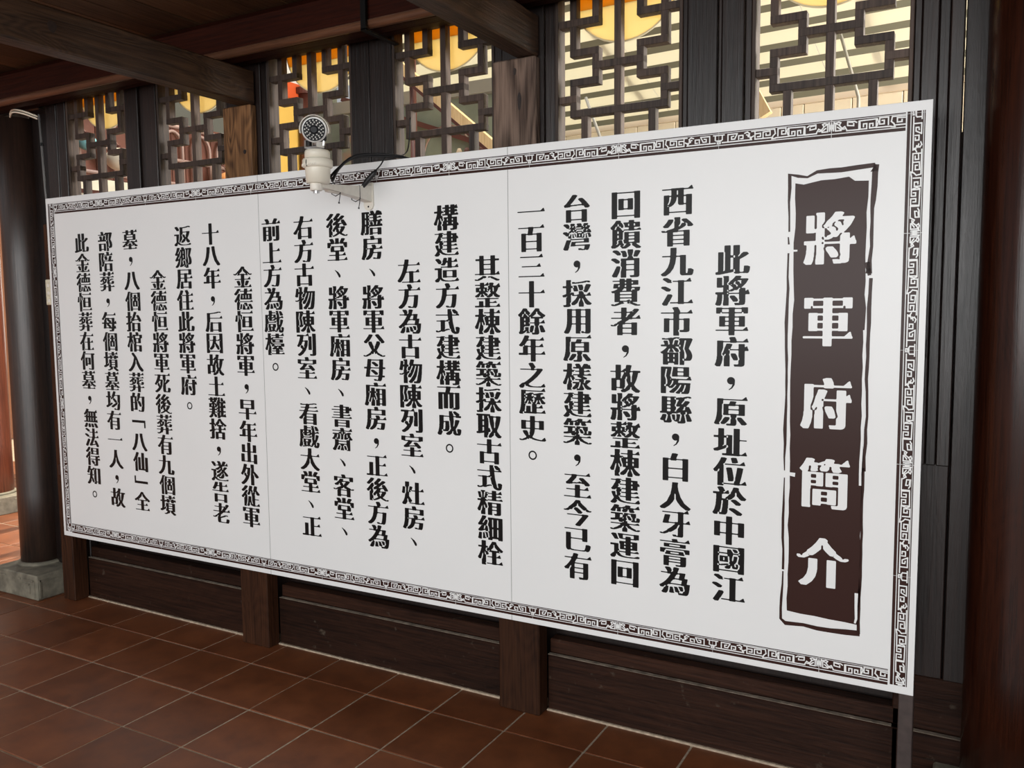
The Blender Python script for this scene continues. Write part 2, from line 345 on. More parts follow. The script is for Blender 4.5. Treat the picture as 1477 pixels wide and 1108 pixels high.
t=thing('iron_strap','thin black iron strap hooked round the purlin above the surveillance camera','bracket',None,(1.88,0,2.43))
MB().box(-.011,.011,-.022,-.010,-.014,.17,.001).build('vertical_strap',BLACKM,t); MB().box(-.011,.011,-.022,.175,-.016,-.008,.001).build('strap_foot',BLACKM,t)
# dark stepped corbel left of the column
t=thing('corbel','dark stepped timber bracket at the head of the round column by the opening','bracket',None,(-.9,.24,2.2))
MB().box(-2.4,.60,-.06,.055,.245,.42,.006).build('upper_block',W_DARK,t); MB().box(-1.4,.275,-.14,-.095,.11,.24,.006).build('middle_block',W_DARK,t); MB().box(-1.2,.20,-.14,-.095,-.04,.106,.006).build('lower_block',W_DARK,t)
# ================================================================ round columns
def column(cx,cy,r,label,mat,h=2.43,base=True,bx=None):
    t=thing('round_column',label,'column',None,(cx,cy,0))
    MB().lathe((0,0,0),[(r*1.0,.13 if base else 0),(r*1.0,.5),(r*.995,h*.7),(r*.985,h)],64).build('shaft',mat,t,True)
    if base:
        dx,dy=bx or (0,0); q=.19
        b=MB().box(dx-q,dx+q,dy-q,dy+q,0,.128,.006).build('stone_base',STONE,t)
        # raised key border along each visible face
        k=MB()
        for z0,z1,xa,xb in ((.012,.104,-q+.01,-q+.022),(.012,.104,q-.03,q-.018),(.094,.104,-q+.012,-q+.12),(.094,.104,q-.11,q-.02),(.094,.104,q-.16,q-.135),(.072,.082,q-.12,q-.06),(.03,.082,q-.068,q-.058)):
            k.box(dx+xa,dx+xb,dy-q-.004,dy-q+.004,z0,z1,.0015)
            k.box(dx+q-.004,dx+q+.004,dy+xa,dy+xb,z0,z1,.0015)
        k.build('key_border',STONE,b)
        MB().lathe((0,0,.128),[(r+.02,0),(r+.014,.012),(r+.002,.016)],64).build('base_collar',STONE,b,True)
    return t
column(-.575,.235,.100,'dark round timber column on a square carved stone base beside the board',W_LACQ2,bx=(.062,0))
column(3.905,.10,.122,'glossy maroon lacquered round column close by the right edge of the board',W_LACQ,h=3.0)
column(-2.57,1.10,.15,'reddish sunlit round column on a pale stone base beyond the opening',wood('sunlit_column_wood',(.07,.018,.010),(.22,.06,.03),'z',.4),h=3.4,bx=(.05,.0))

t=thing('sun_block_panel','added unseen panel blocking the sun over the opening beside the round column','roof',None,(-.55,.9,2.95))  # added out-of-view panel that keeps the sun off the indoor floor
MB().box(-.35,.29,-.60,.55,0,.03).build('sun_block_boards',W_CEIL,t); MB().box(-.35,.29,-.60,-.55,-.20,0).build('sun_block_edge',W_CEIL,t)
MB().box(-.262+.55+.0,-.262+.59,-.68,-.60,-.45,.03).build('hanger',W_DARK,t)
far_wall=tag(empty('wall_far',(-6.0,0,0)),kind='structure'); MB().box(-.1,0,-3,3.4,0,3.4).build('brown_face',plain('red_brown_plaster',(.34,.15,.08),.7,noise=.2,scale=2),far_wall)
MB().box(-.1,0,3.4,11,0,4.2).build('cream_face',plain('cream_plaster',(.86,.80,.62),.7,noise=.15,scale=3),far_wall)

# knots that stand out in the bare timber
KN=plain('dark_knot_wood',(.016,.007,.004),.6,noise=.6,scale=90)
def knot(c,ax,ra,rz,parent,off):
    m=MB(); c=Vector(c)-Vector(off)
    for k in range(3):
        f=1-.3*k; n=20; pts=[]
        for i in range(n):
            a=2*math.pi*i/n; h=ra*f*math.cos(a)*(1+.12*math.sin(3*a+k)); v=rz*f*math.sin(a)
            pts.append(c+(Vector((0,h,v)) if ax=='x' else Vector((h,0,v)))+(Vector((1,0,0)) if ax=='x' else Vector((0,-1,0)))*(.0006+.0008*k))
        m.poly(pts,[tuple(range(n))])
    return m.build('knot',KN,parent)
bm=[o for o in COL.objects if o.name.startswith('cross_beam') and o.parent is None]; pm=[o for o in COL.objects if o.name.startswith('wooden_post') and o.parent is None]
knot((1.157,-.69,2.362),'x',.016,.018,bm[0],bm[0].location)
knot((2.402,.149,2.145),'y',.0075,.030,pm[1],pm[1].location); knot((2.385,.149,2.245),'y',.006,.012,pm[1],pm[1].location)
knot((1.118,.149,2.10),'y',.009,.009,pm[0],pm[0].location)
# ---------------------------------------------------------------- lettering
GN=160   # raster rows per em
_gcache={}
def glyph_mask(ch):
    """ink bitmap of one character of Blender's built-in font (rows go up), em box padded by 0.1"""
    cu=bpy.data.curves.new('t','FONT'); cu.body=ch; cu.size=1.0; cu.resolution_u=4; cu.fill_mode='NONE'
    ob=bpy.data.objects.new('t',cu); bpy.context.scene.collection.objects.link(ob)
    bpy.context.view_layer.update()
    me=ob.evaluated_get(bpy.context.evaluated_depsgraph_get()).to_mesh()
    co=np.array([v.co[:2] for v in me.vertices]); ed=np.array([e.vertices[:] for e in me.edges])
    ob.evaluated_get(bpy.context.evaluated_depsgraph_get()).to_mesh_clear()
    bpy.data.objects.remove(ob); bpy.data.curves.remove(cu)
    mn=co.min(0); mx=co.max(0)
    W=GN; m=np.zeros((W,W),bool)
    # centre the ink box in the em
    sc=GN*0.80
    P=(co-[0.5*(mn[0]+mx[0]),0.5*(mn[1]+mx[1])])*sc+W/2
    a=P[ed[:,0]]; b=P[ed[:,1]]
    xs=np.arange(W)+.5
    for r in range(W):
        y=r+.5
        c=(a[:,1]<=y)!=(b[:,1]<=y)
        if not c.any(): continue
        aa=a[c]; bb=b[c]
        x=np.sort(aa[:,0]+(y-aa[:,1])/(bb[:,1]-aa[:,1])*(bb[:,0]-aa[:,0]))
        for k in range(0,len(x)-1,2): m[r,(xs>=x[k])&(xs<x[k+1])]=True
    return m,(mx-mn)
def runs(v):
    d=np.diff(np.concatenate([[0],v.astype(np.int8),[0]])); return np.flatnonzero(d==1),np.flatnonzero(d==-1)
def song(m,dil=7,gap=5,thin=5,serif=True):
    """turn even strokes into poster Song strokes: hair-thin bars, heavy stems, wedge ends"""
    W=m.shape[0]; hor=np.zeros_like(m); o=m.copy()
    lim=int(GN*.085)
    for c in range(W):
        s,e=runs(m[:,c])
        for i,j in zip(s,e):
            if j-i<=lim: hor[i:j,c]=True
    # keep only long flat runs as "bars"
    bar=np.zeros_like(m)
    for r in range(W):
        s,e=runs(hor[r])
        for i,j in zip(s,e):
            if j-i>=GN*.135: bar[r,i:j]=True
    ends=[]
    for c in range(W):
        s,e=runs(m[:,c])
        for i,j in zip(s,e):
            if j-i<=lim and bar[i:j,c].any():
                mid=(i+j)//2; o[i:j,c]=False; o[mid-thin//2:mid-thin//2+thin,c]=True
    # heavier stems, keeping a gap between neighbours
    out=o.copy()
    for r in range(W):
        s,e=runs(o[r])
        if len(s)==0: continue
        for k in range(len(s)+1):
            lo=e[k-1] if k>0 else -10**6; hi=s[k] if k<len(s) else 10**6
            g=hi-lo
            d=min(dil,(g-gap)//2)
            if d<=0: continue
            if k>0 : out[r,lo:min(W,lo+d)]=True
            if k<len(s): out[r,max(0,hi-d):hi]=True
    # but thin bars must not grow past the sides of stems vertically: only rows with ink grow, so this holds
    if serif:
        for r in range(0,W):
            pass
        lab=bar&m
        # right ends of bars: ink stops, nothing above or right of it
        done=[]
        for r in range(W-1,-1,-1):
            s,e=runs(o[r])
            for i,j in zip(s,e):
                if j-i>=GN*.24 and j<W-3:
                    # thin at the end?
                    seg=o[:,j-3]; k=r
                    lo=r
                    while lo>0 and seg[lo-1]: lo-=1
                    hi=r
                    while hi<W-1 and seg[hi+1]: hi+=1
                    if hi-lo<=thin+2 and not any(abs(j-a)<8 and abs(r-b)<10 for a,b in done):
                        done.append((j,r))
                        h=int(GN*.075); w=int(GN*.13)
                        x1=min(W-2,j+dil-1)
                        free=True
                        top=hi+h
                        ot=hi
                        while ot<W-1 and m[ot+1,j-3]: ot+=1
                        zone=m[ot+1:hi+h+4,max(0,j-w//2):min(W,x1+2)]
                        if zone.any(): h=int(h*.55); zone=m[ot+1:hi+h+2,max(0,j-w//3):min(W,x1+1)]
                        if zone.any(): continue
                        for t in range(h):
                            f=t/h
                            a=int(x1-w+ w*.72*f); b=int(x1-w*.18*f-(0))
                            if hi+t<W: out[hi+t,max(0,a):b]=True
    return out
def field(m,N):
    """smooth and shrink the bitmap to an N x N grid of values 0..1"""
    f=m.astype(float)
    k=np.array([1,2,1])/4.
    for _ in range(2):
        f=np.apply_along_axis(lambda v:np.convolve(v,k,'same'),0,f); f=np.apply_along_axis(lambda v:np.convolve(v,k,'same'),1,f)
    W=m.shape[0]; x=np.linspace(0,W-1,N); i=np.minimum(x.astype(int),W-2); t=x-i
    f=f[i]*(1-t)[:,None]+f[i+1]*t[:,None]; f=f[:,i]*(1-t)+f[:,i+1]*t
    f[0]=f[-1]=0; f[:,0]=f[:,-1]=0
    return f
def contour(f,L=.5):
    """marching squares -> (verts in 0..1, faces)"""
    N=f.shape[0]; V={}; vs=[]; fs=[]
    def vert(k,x,y):
        if k not in V: V[k]=len(vs); vs.append((x/(N-1),y/(N-1)))
        return V[k]
    ins=f>L
    s=ins[:-1,:-1].astype(int)+ins[:-1,1:]+ins[1:,1:]+ins[1:,:-1]
    for r in range(N-1):
        a,b=runs(s[r]==4)
        for i,j in zip(a,b):
            fs.append((vert((r,i),i,r),vert((r,j),j,r),vert((r+1,j),j,r+1),vert((r+1,i),i,r+1)))
        for c in np.flatnonzero((s[r]>0)&(s[r]<4)):
            P=[(r,c),(r,c+1),(r+1,c+1),(r+1,c)]; poly=[]
            for q in range(4):
                p0=P[q];p1=P[(q+1)%4]; f0=f[p0];f1=f[p1]
                if f0>L: poly.append(vert(p0,p0[1],p0[0]))
                if (f0>L)!=(f1>L):
                    t=(L-f0)/(f1-f0); t=min(max(t,.02),.98)
                    poly.append(vert((min(p0,p1),max(p0,p1)),p0[1]+(p1[1]-p0[1])*t,p0[0]+(p1[0]-p0[0])*t))
            if len(poly)>2: fs.append(tuple(poly))
    return vs,fs
def glyph(ch,N=76,dil=7,gap=5,thin=5):
    k=(ch,N,dil)
    if k not in _gcache:
        m,sz=glyph_mask(ch)
        _gcache[k]=contour(field(song(m,dil,gap,thin),N))
    return _gcache[k]
# ================================================================ notice board
BW,BH=3.6347,1.5629
board=thing('notice_board','large white notice board with vertical black Chinese text and a brown title block','sign',None,(.034,-.0246,.4033))
board.rotation_euler=(0,0,.007)
MB().box(.004,BW-.004,.004,.118,.004,BH-.004,.002).build('box_frame',W_DARK,board)
for a,b in ((0,1.3140),(1.3152,2.4070),(2.4082,BW)):
    MB().box(a,b,0,.006,0,BH,.0008).build('face_panel',WHITE,board)
# battens that carry the board on the posts
for xa,ye in ((1.04,.165),(2.345,.156)): MB().box(xa,xa+.07,.118,ye,.05,1.45).build('mounting_batten',W_DARK,board)
MB().box(-.20,.004,.118,.150,.25,.30).build('mounting_batten',W_DARK,board); MB().box(3.60,3.63,.118,.24,.9,.95).build('mounting_batten',W_DARK,board)
# seam lines and the crease that runs across the panels
for x in (1.3146,2.4076): MB().box(x-.0007,x+.0007,-.0003,.002,.002,BH-.002).build('panel_joint',SEAM,board)
YT=-.0008
for a,b_ in ((.06,1.312),(1.318,2.404),(2.411,3.57)): MB().box(a,b_,-.0005,.001,1.1305,1.1325).build('film_crease',WHITE,board)
def sq(u0,u1,v0,v1,y): return [(u0,y,v0),(u1,y,v0),(u1,y,v1),(u0,y,v1)]
# ---- text
COLS=["  此將軍府，原址位於中國江","西省九江市鄱陽縣，白人牙膏為","回饋消費者，故將整棟建築運回","台灣，採用原樣建築，至今已有","一百三十餘年之歷史。",
"  其整棟建築採取古式精細栓","構建造方式建構而成。","  左方為古物陳列室、灶房、","膳房、將軍父母廂房，正後方為","後堂、將軍廂房、書齋、客堂、","右方古物陳列室、看戲大堂、正","前上方為戲檯。",
"  金德恒將軍，早年出外從軍","十八年，后因故土難捨，遂告老","返鄉居住此將軍府。","  金德恒將軍死後葬有九個墳","墓，八個抬棺入葬的「八仙」全","部陪葬，每個墳墓均有一人，故","此金德恒葬在何墓，無法得知。"]
UX=[3.135,2.972,2.812,2.651,2.4915,2.3275,2.1695,2.0125,1.855,1.6975,1.5365,1.3765,1.219,1.0505,.890,.7305,.566,.4035,.2425]
def disk(cx,cz,rx,rz,n=20): return [(cx+rx*math.cos(2*math.pi*i/n),cz+rz*math.sin(2*math.pi*i/n)) for i in range(n)]
def punct(ch):
    """(verts,faces) in metres about the cell centre"""
    vs=[];fs=[]
    def add(p): b=len(vs); vs.extend(p); fs.append(tuple(range(b,b+len(p))))
    if ch=='。':
        n=24
        for r1,r2 in ((.0105,.0155),):
            for i in range(n):
                a=2*math.pi*i/n; c=2*math.pi*(i+1)/n
                add([(r1*math.cos(a),r1*math.sin(a)),(r2*math.cos(a),r2*math.sin(a)),(r2*math.cos(c),r2*math.sin(c)),(r1*math.cos(c),r1*math.sin(c))])
    elif ch=='，':
        add(disk(0,.004,.0115,.0108))
        add([(.0113,.002),(.0105,-.008),(.004,-.018),(-.0055,-.0235),(-.0065,-.0215),(.001,-.0150),(.0045,-.006)])
    elif ch=='、':
        add([(-.0150,.0130),(-.012,.0135),(.002,.0060),(.0110,-.0040),(.0125,-.0105),(.0090,-.0145),(.0045,-.0130),(-.0010,-.0040),(-.0080,.0060)])
    elif ch in '「」':
        s=1 if ch=='「' else -1
        q=[(-.042,-.006),(.042,-.006),(.042,.004),(-.042,.004)] 
        if ch=='「': add([(-.042,-.002),(.044,-.002),(.044,.009),(-.042,.009)]); add([(.035,-.024),(.044,-.024),(.044,-.002),(.035,-.002)])
        else: add([(-.044,-.009),(.042,-.009),(.042,.002),(-.044,.002)]); add([(-.044,.002),(-.035,.002),(-.035,.024),(-.044,.024)])
    return vs,fs
for u,line in zip(UX,COLS):
    vs=[];fs=[]
    for r,ch in enumerate(line):
        if ch==' ': continue
        vc=1.3525-.08716*r
        b=len(vs)
        if ch in '，。、「」':
            pv,pf=punct(ch); vs+=[(u+x,YT,vc+z) for x,z in pv]
        else:
            pv,pf=glyph(ch); vs+=[(u+(x-.5)*.1185,YT,vc+(z-.5)*.1135) for x,z in pv]
        fs+=[tuple(b+i for i in f) for f in pf]
    flatmesh(vs,fs,'text_column',INK,board)
# ---- title block: ragged brown panel, broken brush line round it, white letters
def ragged(pts,amp,step,seed,closed=True):
    rr=random.Random(seed); out=[]; n=len(pts)
    for i in range(n if closed else n-1):
        a=Vector(pts[i]); c=Vector(pts[(i+1)%n]); d=c-a; L=d.length; k=max(1,int(L/step)); nrm=Vector((-d.y,d.x)).normalized()
        for j in range(k): out.append(a+d*(j/k)+nrm*(rr.uniform(-amp,amp) if j else 0))
    return out
fill=ragged([(3.303,.182),(3.493,.172),(3.494,.60),(3.489,.90),(3.487,1.25),(3.489,1.372),(3.455,1.374),(3.440,1.386),(3.37,1.382),(3.325,1.374),(3.303,1.379),(3.304,1.1),(3.300,.8),(3.302,.5)],.0026,.035,3)
flatmesh([(p.x,YT,p.y) for p in fill],[tuple(range(len(fill)))],'title_block',BROWN,board)
def brush(path,w,name='brush_line',y=YT,mat=None,seed=1,amp=.0012):
    rr=random.Random(seed); P=[Vector(p) for p in path]; Q=[];Wd=[]
    for i in range(len(P)-1):
        k=max(1,int((P[i+1]-P[i]).length/.03))
        for j in range(k):
            Q.append(P[i]+(P[i+1]-P[i])*(j/k)+Vector((rr.uniform(-amp,amp),rr.uniform(-amp,amp)))); f=(i+j/k)/(len(P)-1); Wd.append(f)
    Q.append(P[-1]); Wd.append(1)
    vs=[];fs=[]
    for i,q in enumerate(Q):
        d=(Q[min(i+1,len(Q)-1)]-Q[max(i-1,0)]).normalized(); nn=Vector((-d.y,d.x))
        x=Wd[i]*(len(w)-1); a=int(min(x,len(w)-2)) if len(w)>1 else 0; ww=(w[a]+(w[a+1]-w[a])*(x-a))*rr.uniform(.85,1.15)*(1.45 if name=='brush_line' else 1)
        vs+=[(q.x+nn.x*ww/2,y,q.y+nn.y*ww/2),(q.x-nn.x*ww/2,y,q.y-nn.y*ww/2)]
    for i in range(len(Q)-1): fs.append((2*i,2*i+1,2*i+3,2*i+2))
    return flatmesh(vs,fs,name,mat or BROWN,board)
brush([(3.290,1.250),(3.288,1.33),(3.287,1.404),(3.31,1.398),(3.335,1.394),(3.36,1.404),(3.42,1.406),(3.500,1.410),(3.502,1.395)],[.003,.004,.008,.0065,.004,.007,.008,.009,.012],seed=4)
brush([(3.506,1.412),(3.503,1.39),(3.502,1.32),(3.498,1.30),(3.5,1.2),(3.495,1.13)],[.010,.009,.010,.006,.006,.010],seed=5)
brush([(3.500,1.117),(3.499,1.0),(3.497,.85),(3.500,.75),(3.497,.64),(3.495,.60)],[.006,.007,.005,.004,.006,.009],seed=6)
brush([(3.490,1.16),(3.497,1.125)],[.010,.006],seed=16)
brush([(3.494,.61),(3.496,.40),(3.493,.25),(3.494,.147)],[.006,.004,.006,.006],seed=7)
brush([(3.289,1.19),(3.287,1.0),(3.291,.8),(3.288,.70),(3.289,.585)],[.003,.006,.004,.006,.002],seed=8)
brush([(3.289,1.215),(3.287,1.235)],[.004,.002],seed=9)
brush([(3.289,.565),(3.287,.45),(3.290,.30)],[.002,.005,.004],seed=10)
brush([(3.290,.295),(3.287,.22),(3.286,.155),(3.30,.145),(3.35,.147),(3.42,.143),(3.497,.149)],[.003,.005,.006,.009,.008,.009,.011],seed=11)
# white nicks cut into the brown panel
brush([(3.283,.578),(3.318,.575)],[.006,.013],'white_nick',YT-.0006,WINK,12); brush([(3.285,1.197),(3.312,1.197)],[.006,.004],'white_nick',YT-.0006,WINK,13)
brush([(3.4885,.98),(3.4900,.75),(3.488,.56)],[.006,.006,.007],'white_nick',YT-.0006,WINK,14)
brush([(3.485,.262),(3.486,.19),(3.484,.176)],[.008,.006,.004],'white_nick',YT-.0006,WINK,15)
for k,ch in enumerate("將軍府簡介"):
    vs=[];fs=[]; gv,gf=glyph(ch,104,7); b=0; vc=[1.227,1.002,.779,.557,.334][k]
    vs+=[(3.395+(x-.5)*.162,YT-.0006,vc+(z-.5)*.187) for x,z in gv]; fs+=[tuple(b+i for i in f) for f in gf]
    flatmesh(vs,fs,'title_character',WINK,board)
# ---- key-fret border
MOT=[ # white strokes (mm along, mm up), centre ornament at 0, dragon ornament at 302
 [(-15,37.5),(15,37.5)],[(-10,37.5),(-10,25),(-7,22.5),(7,22.5),(10,25),(10,37.5)],[(-4,14.5),(-4,19.5),(4,19.5),(4,14.5),(-4,14.5)],
 [(10,16.5),(92,16.8)],[(26,17),(26,37),(52,37),(45,23),(36,23),(36,30),(42,31)],[(56,21),(56,31),(68,31),(68,22),(62,22)],
 [(73,36),(80,38.5),(86,34),(82,26),(92,23),(89,17)],[(78,31),(86,29)],[(88,21),(97,26)],
 [(92,39),(154,39)],[(101,39),(101,28)],[(112,17),(101,17),(101,31),(116,32),(116,23),(108,23)],[(112,17),(146,17)],[(123,17),(123,34),(142,35),(142,24),(131,24),(131,29)],[(154,39),(156,27),(150,21),(147,13),(156,14)],
 [(157,15),(192,15.5)],[(163,20),(163,39),(184,39),(184,23),(173,23),(173,32),(178,32)],[(190,20),(187,30),(190,37)],
 [(190,37.5),(232,36.5)],[(192,37),(192,16),(208,16),(208,27),(200,27),(200,21)],[(232,36),(231,15),(215,15),(215,28),(223,28),(223,21)],
 [(234,36),(234,14.5),(264,15)],[(240,34),(245,37),(262,38),(262,28),(247,26),(247,31)],[(249,35),(258,36)],
 [(264,17),(269,26),(276,22),(283,31),(279,37),(284,39),(292,37),(292,17),(278,17)],[(270,20),(279,20),(287,26)],[(286,33),(296,39),(297,18)],
 [(302,19),(302,37)],[(300,23),(300,33)],[(304,23),(304,33)]]
def clip_rect(x0,x1,lo,hi): return (max(x0,lo),min(x1,hi))
def band(name,s_lo,s_hi,s_c,place,k=1.0):
    """one border strip; s runs along it in mm from the zero of `s_c`; place(s,t,layer) -> local point"""
    dark=[];dv=[];wv=[];wf=[]
    def rect(V,F,a,b,c,d,lay):
        if b<=a: return
        i=len(V); V.extend([place(a,c,lay),place(b,c,lay),place(b,d,lay),place(a,d,lay)]); F.append((i,i+1,i+2,i+3))
    df=[]
    for c,d in ((0,8.2),(10.6,41.6),(43.4,46)): rect(dv,df,s_lo,s_hi,c,d,1)
    flatmesh(dv,df,name,BROWN,board)
    w=3.4/2
    k0=int(math.floor((s_lo-s_c)/604))-1; k1=int(math.ceil((s_hi-s_c)/604))+1
    rr=random.Random(len(name)+int(s_lo))
    for kk in range(k0,k1+1):
        for mir in (1,-1):
            base=s_c+kk*604
            for ln in MOT:
                pts=[(base+mir*p[0],p[1]) for p in ln]
                for (x0,y0),(x1,y1) in zip(pts[:-1],pts[1:]):
                    if max(x0,x1)+w>s_hi or min(x0,x1)-w<s_lo: 
                        if min(x0,x1)>s_hi-w or max(x0,x1)<s_lo+w: continue
                        x0=min(max(x0,s_lo+w),s_hi-w); x1=min(max(x1,s_lo+w),s_hi-w)
                    d=Vector((x1-x0,y1-y0)); L=d.length
                    if L<.1: continue
                    d/=L; n=Vector((-d.y,d.x))*w; e=d*w*.92
                    q=[Vector((x0,y0))-e+n,Vector((x1,y1))+e+n,Vector((x1,y1))+e-n,Vector((x0,y0))-e-n]
                    i=len(wv); wv.extend([place(p.x,p.y,2+.02*(len(wf)%7)) for p in q]); wf.append((i,i+1,i+2,i+3))
            # thin joint lines through ornament and dragon pair
            for jx,jw in ((0,.9),(302,1.5)):
                x=base+mir*jx
                if s_lo+2<x<s_hi-2: 
                    i=len(wv); wv.extend([place(x-jw/2,0,3),place(x+jw/2,0,3),place(x+jw/2,46,3),place(x-jw/2,46,3)]); wf.append((i,i+1,i+2,i+3))
    flatmesh(wv,wf,name.replace('band','fret'),WINK,board)
yl=lambda l:-.0002-.0004*l
band('border_band',62,3573,71.2,lambda s,t,l:(s/1000,yl(l),1.491+t/1000))
band('border_band',62,3571,71.2,lambda s,t,l:(s/1000,yl(l),.0185+t/1000*.96))
VC=.9285*1000
band('border_band',22,1538,VC,lambda s,t,l:(3.5765+t*.915/1000,yl(l),s/1000))
band('border_band',22,1538,VC,lambda s,t,l:(.0165+t*.90/1000,yl(l),s/1000))
# ================================================================ surveillance camera on its bracket
X0,YB=1.883,-.0116
cc=thing('security_camera','ivory surveillance camera on a bracket at the top edge of the notice board','camera',None,(X0,YB,1.845))
def L3(x,y,z): return (x,y,z)
# wall plate with rounded end
m=MB(); 
pl=[(-.020,.050),(.020,.050),(.021,-.028),(.016,-.040),(.006,-.046),(-.006,-.046),(-.016,-.040),(-.021,-.028)]
N=len(pl); m.poly([(x,-.007,z) for x,z in pl]+[(x,0,z) for x,z in pl],[tuple(range(N)),tuple(range(N,2*N))[::-1]]+[(i,i+N,(i+1)%N+N,(i+1)%N) for i in range(N)])
wp=m.build('wall_plate',IVORYM,cc)
MB().cyl((0,-.0075,-.033),.0035,.002,12,(0,1,0)).build('screw',BLACKM,wp)
# tapered arm: deep at the wall, shallow at the tip
m=MB(); hw=.016; prof=[(-.006,.038,-.018),(-.10,.028,-.008),(-.235,.016,.000),(-.285,.013,.001)]
P=[]
for y,zt,zb in prof: dx=-y/.285*.010; P+=[(dx-hw,y,zt),(dx+hw,y,zt),(dx+hw,y,zb),(dx-hw,y,zb)]
F=[(0,1,2,3),(15,14,13,12)]
for i in range(3):
    for k in range(4): j=(k+1)%4; F.append((i*4+k,i*4+j,i*4+4+j,i*4+4+k))
m.poly(P,F).build('bracket_arm',IVORYM,cc)
MB().box(-hw*.62,hw*.62,-.225,-.05,-.006,.004,.002).build('arm_rib',IVORYM,cc)
tip=MB().cyl((.010,-.285,-.010),.020,.026,24,(0,0,1),.002).build('swivel_boss',IVORYM,cc,True)
MB().cyl((.010,-.285,-.018),.010,.008,12).build('swivel_bolt',CHROME,tip)
BX,BY=0.012,-.278
jb=MB().lathe((BX,BY,.012),[(.026,0),(.038,.004),(.0405,.050),(.0405,.052)],48).build('junction_box',IVORY,cc,True)
MB().lathe((BX,BY,.062),[(.041,0),(.0475,.003),(.0485,.010),(.0485,.024),(.046,.028),(.041,.029)],48).build('clamp_collar',IVORY,jb,True)
MB().lathe((BX,BY,.090),[(.0405,0),(.0405,.022),(.038,.028),(.033,.029)],48).build('box_cap',IVORY,jb,True)
m=MB()
for i in range(14):
    a=-2.4+i*.11; x=BX+.0488*math.cos(a); y=BY+.0488*math.sin(a); m.box(x-.0012,x+.0012,y-.0012,y+.0012,.066,.073)
m.build('collar_teeth',IVORYM,jb)
MB().tube([(BX-.004,BY-.0490,.084),(BX-.004,BY-.0505,.074),(BX-.003,BY-.0480,.062)],.0012,6).build('collar_pin',BLACKM,jb)
# u bracket and thumb screws
ub=MB().box(-.026,.026,BY-.018,BY+.018,.127,.130).box(-.026,-.0235,BY-.018,BY+.018,.13,.152).box(.0235,.026,BY-.018,BY+.018,.13,.152).box(-.026,.026,BY-.018,BY+.018,.150,.1525).build('yoke',CHROME,cc)
MB().cyl((-.008,BY-.016,.131),.010,.018,20).build('pan_knuckle',BLACKM,ub)
MB().tube([(.02,BY,.150),(.048,BY-.012,.150)],.006,10).build('tilt_screw',BLACKM,ub)
MB().box(.036,.060,BY-.018,BY-.006,.142,.166,.003).build('thumb_knob',BLACKM,ub)
MB().tube([(.050,BY-.012,.128),(.058,BY-.013,.176)],.0042,8).build('knob_wing',CHROME,ub)
# body: a short tube looking at the viewer
ax=Vector((.60,-.80,-.20)).normalized(); up=Vector((0,0,1)); up=(up-ax*up.dot(ax)).normalized(); sd=ax.cross(up)
bc=Vector((BX+.004,BY-.012,.182)); fr=bc+ax*.036
body=MB().lathe(tuple(bc-ax*.085),[(.028,0),(.036,.006),(.0375,.02),(.0375,.112),(.0395,.114),(.0395,.121),(.0345,.122)],48,tuple(ax)).build('camera_body',plain('silver_paint',(.70,.70,.69),.3,metal=.35),cc,True)
MB().lathe(tuple(fr),[(.0345,.002),(.0345,.0045)],48,tuple(ax)).build('front_glass',GLASSB,body)
MB().lathe(tuple(fr+ax*.0045),[(.0125,0),(.0125,.002),(.009,.003)],32,tuple(ax)).build('lens',plain('lens_rim',(.008,.008,.010),.3,spec=.2),body,True)
m=MB()
for ring,(rad,n) in enumerate(((.0168,9),(.0228,13),(.0288,17))):
    for i in range(n):
        a=2*math.pi*i/n+ring*.2; m.cyl(tuple(fr+ax*.0045+up*rad*math.sin(a)+sd*rad*math.cos(a)),.0023,.0022,8,tuple(ax))
led=m.build('infrared_diodes',LED,body); led['kind']='stuff'
# sun hood: open shell above the tube
P=[];F=[];n=28
for k,(d,r) in enumerate(((-.080,.0415),(.048,.0435),(.048,.0455),(-.080,.0435))):
    for i in range(n+1):
        a=math.radians(-15)+math.radians(210)*i/n; P.append(bc+ax*d+(sd*math.cos(a)+up*math.sin(a))*r)
for k in range(4):
    for i in range(n): a=k*(n+1)+i; b=((k+1)%4)*(n+1)+i; F.append((a,a+1,b+1,b))
F.append((0,n+1,2*(n+1),3*(n+1))); F.append((n,2*n+1,3*n+2,4*n+3))
MB().poly(P,F).build('sun_hood',IVORYM,cc,True)
# cables over the board
def spl(pts,n=8):
    pts=[Vector(p) for p in pts]; out=[]
    for i in range(len(pts)-1):
        p0=pts[max(i-1,0)];p1=pts[i];p2=pts[i+1];p3=pts[min(i+2,len(pts)-1)]
        for k in range(n):
            t=k/n; out.append(.5*((2*p1)+(p2-p0)*t+(2*p0-5*p1+4*p2-p3)*t*t+(3*p1-p0-3*p2+p3)*t**3))
    return out+[pts[-1]]
t=thing('cable','thick black cable arching from the camera bracket over the board top','cable',None,(X0,-.05,1.87))
MB().tube(spl([(.0,-.155,.010),(.0,-.12,.055),(.02,-.07,.098),(.06,-.01,.112),(.12,.06,.110),(.16,.15,.09)]),.0048,8).build('outer_cable',RUBBER,t,True)
MB().tube(spl([(-.01,-.165,.010),(-.008,-.125,.050),(.01,-.07,.090),(.05,-.02,.104),(.13,.07,.104),(.17,.15,.08)]),.0035,8).build('inner_cable',RUBBER,t,True)
t=thing('cable','thin black cable with a moulded plug hanging over the board top beside the bracket','cable',None,(X0,-.03,1.9))
MB().tube(spl([(.075,.17,.24),(.073,.15,.12),(.085,.05,.082),(.088,.001,.072),(.080,-.018,.045),(.062,-.022,.028)]),.0026,8).build('lead',RUBBER,t,True)
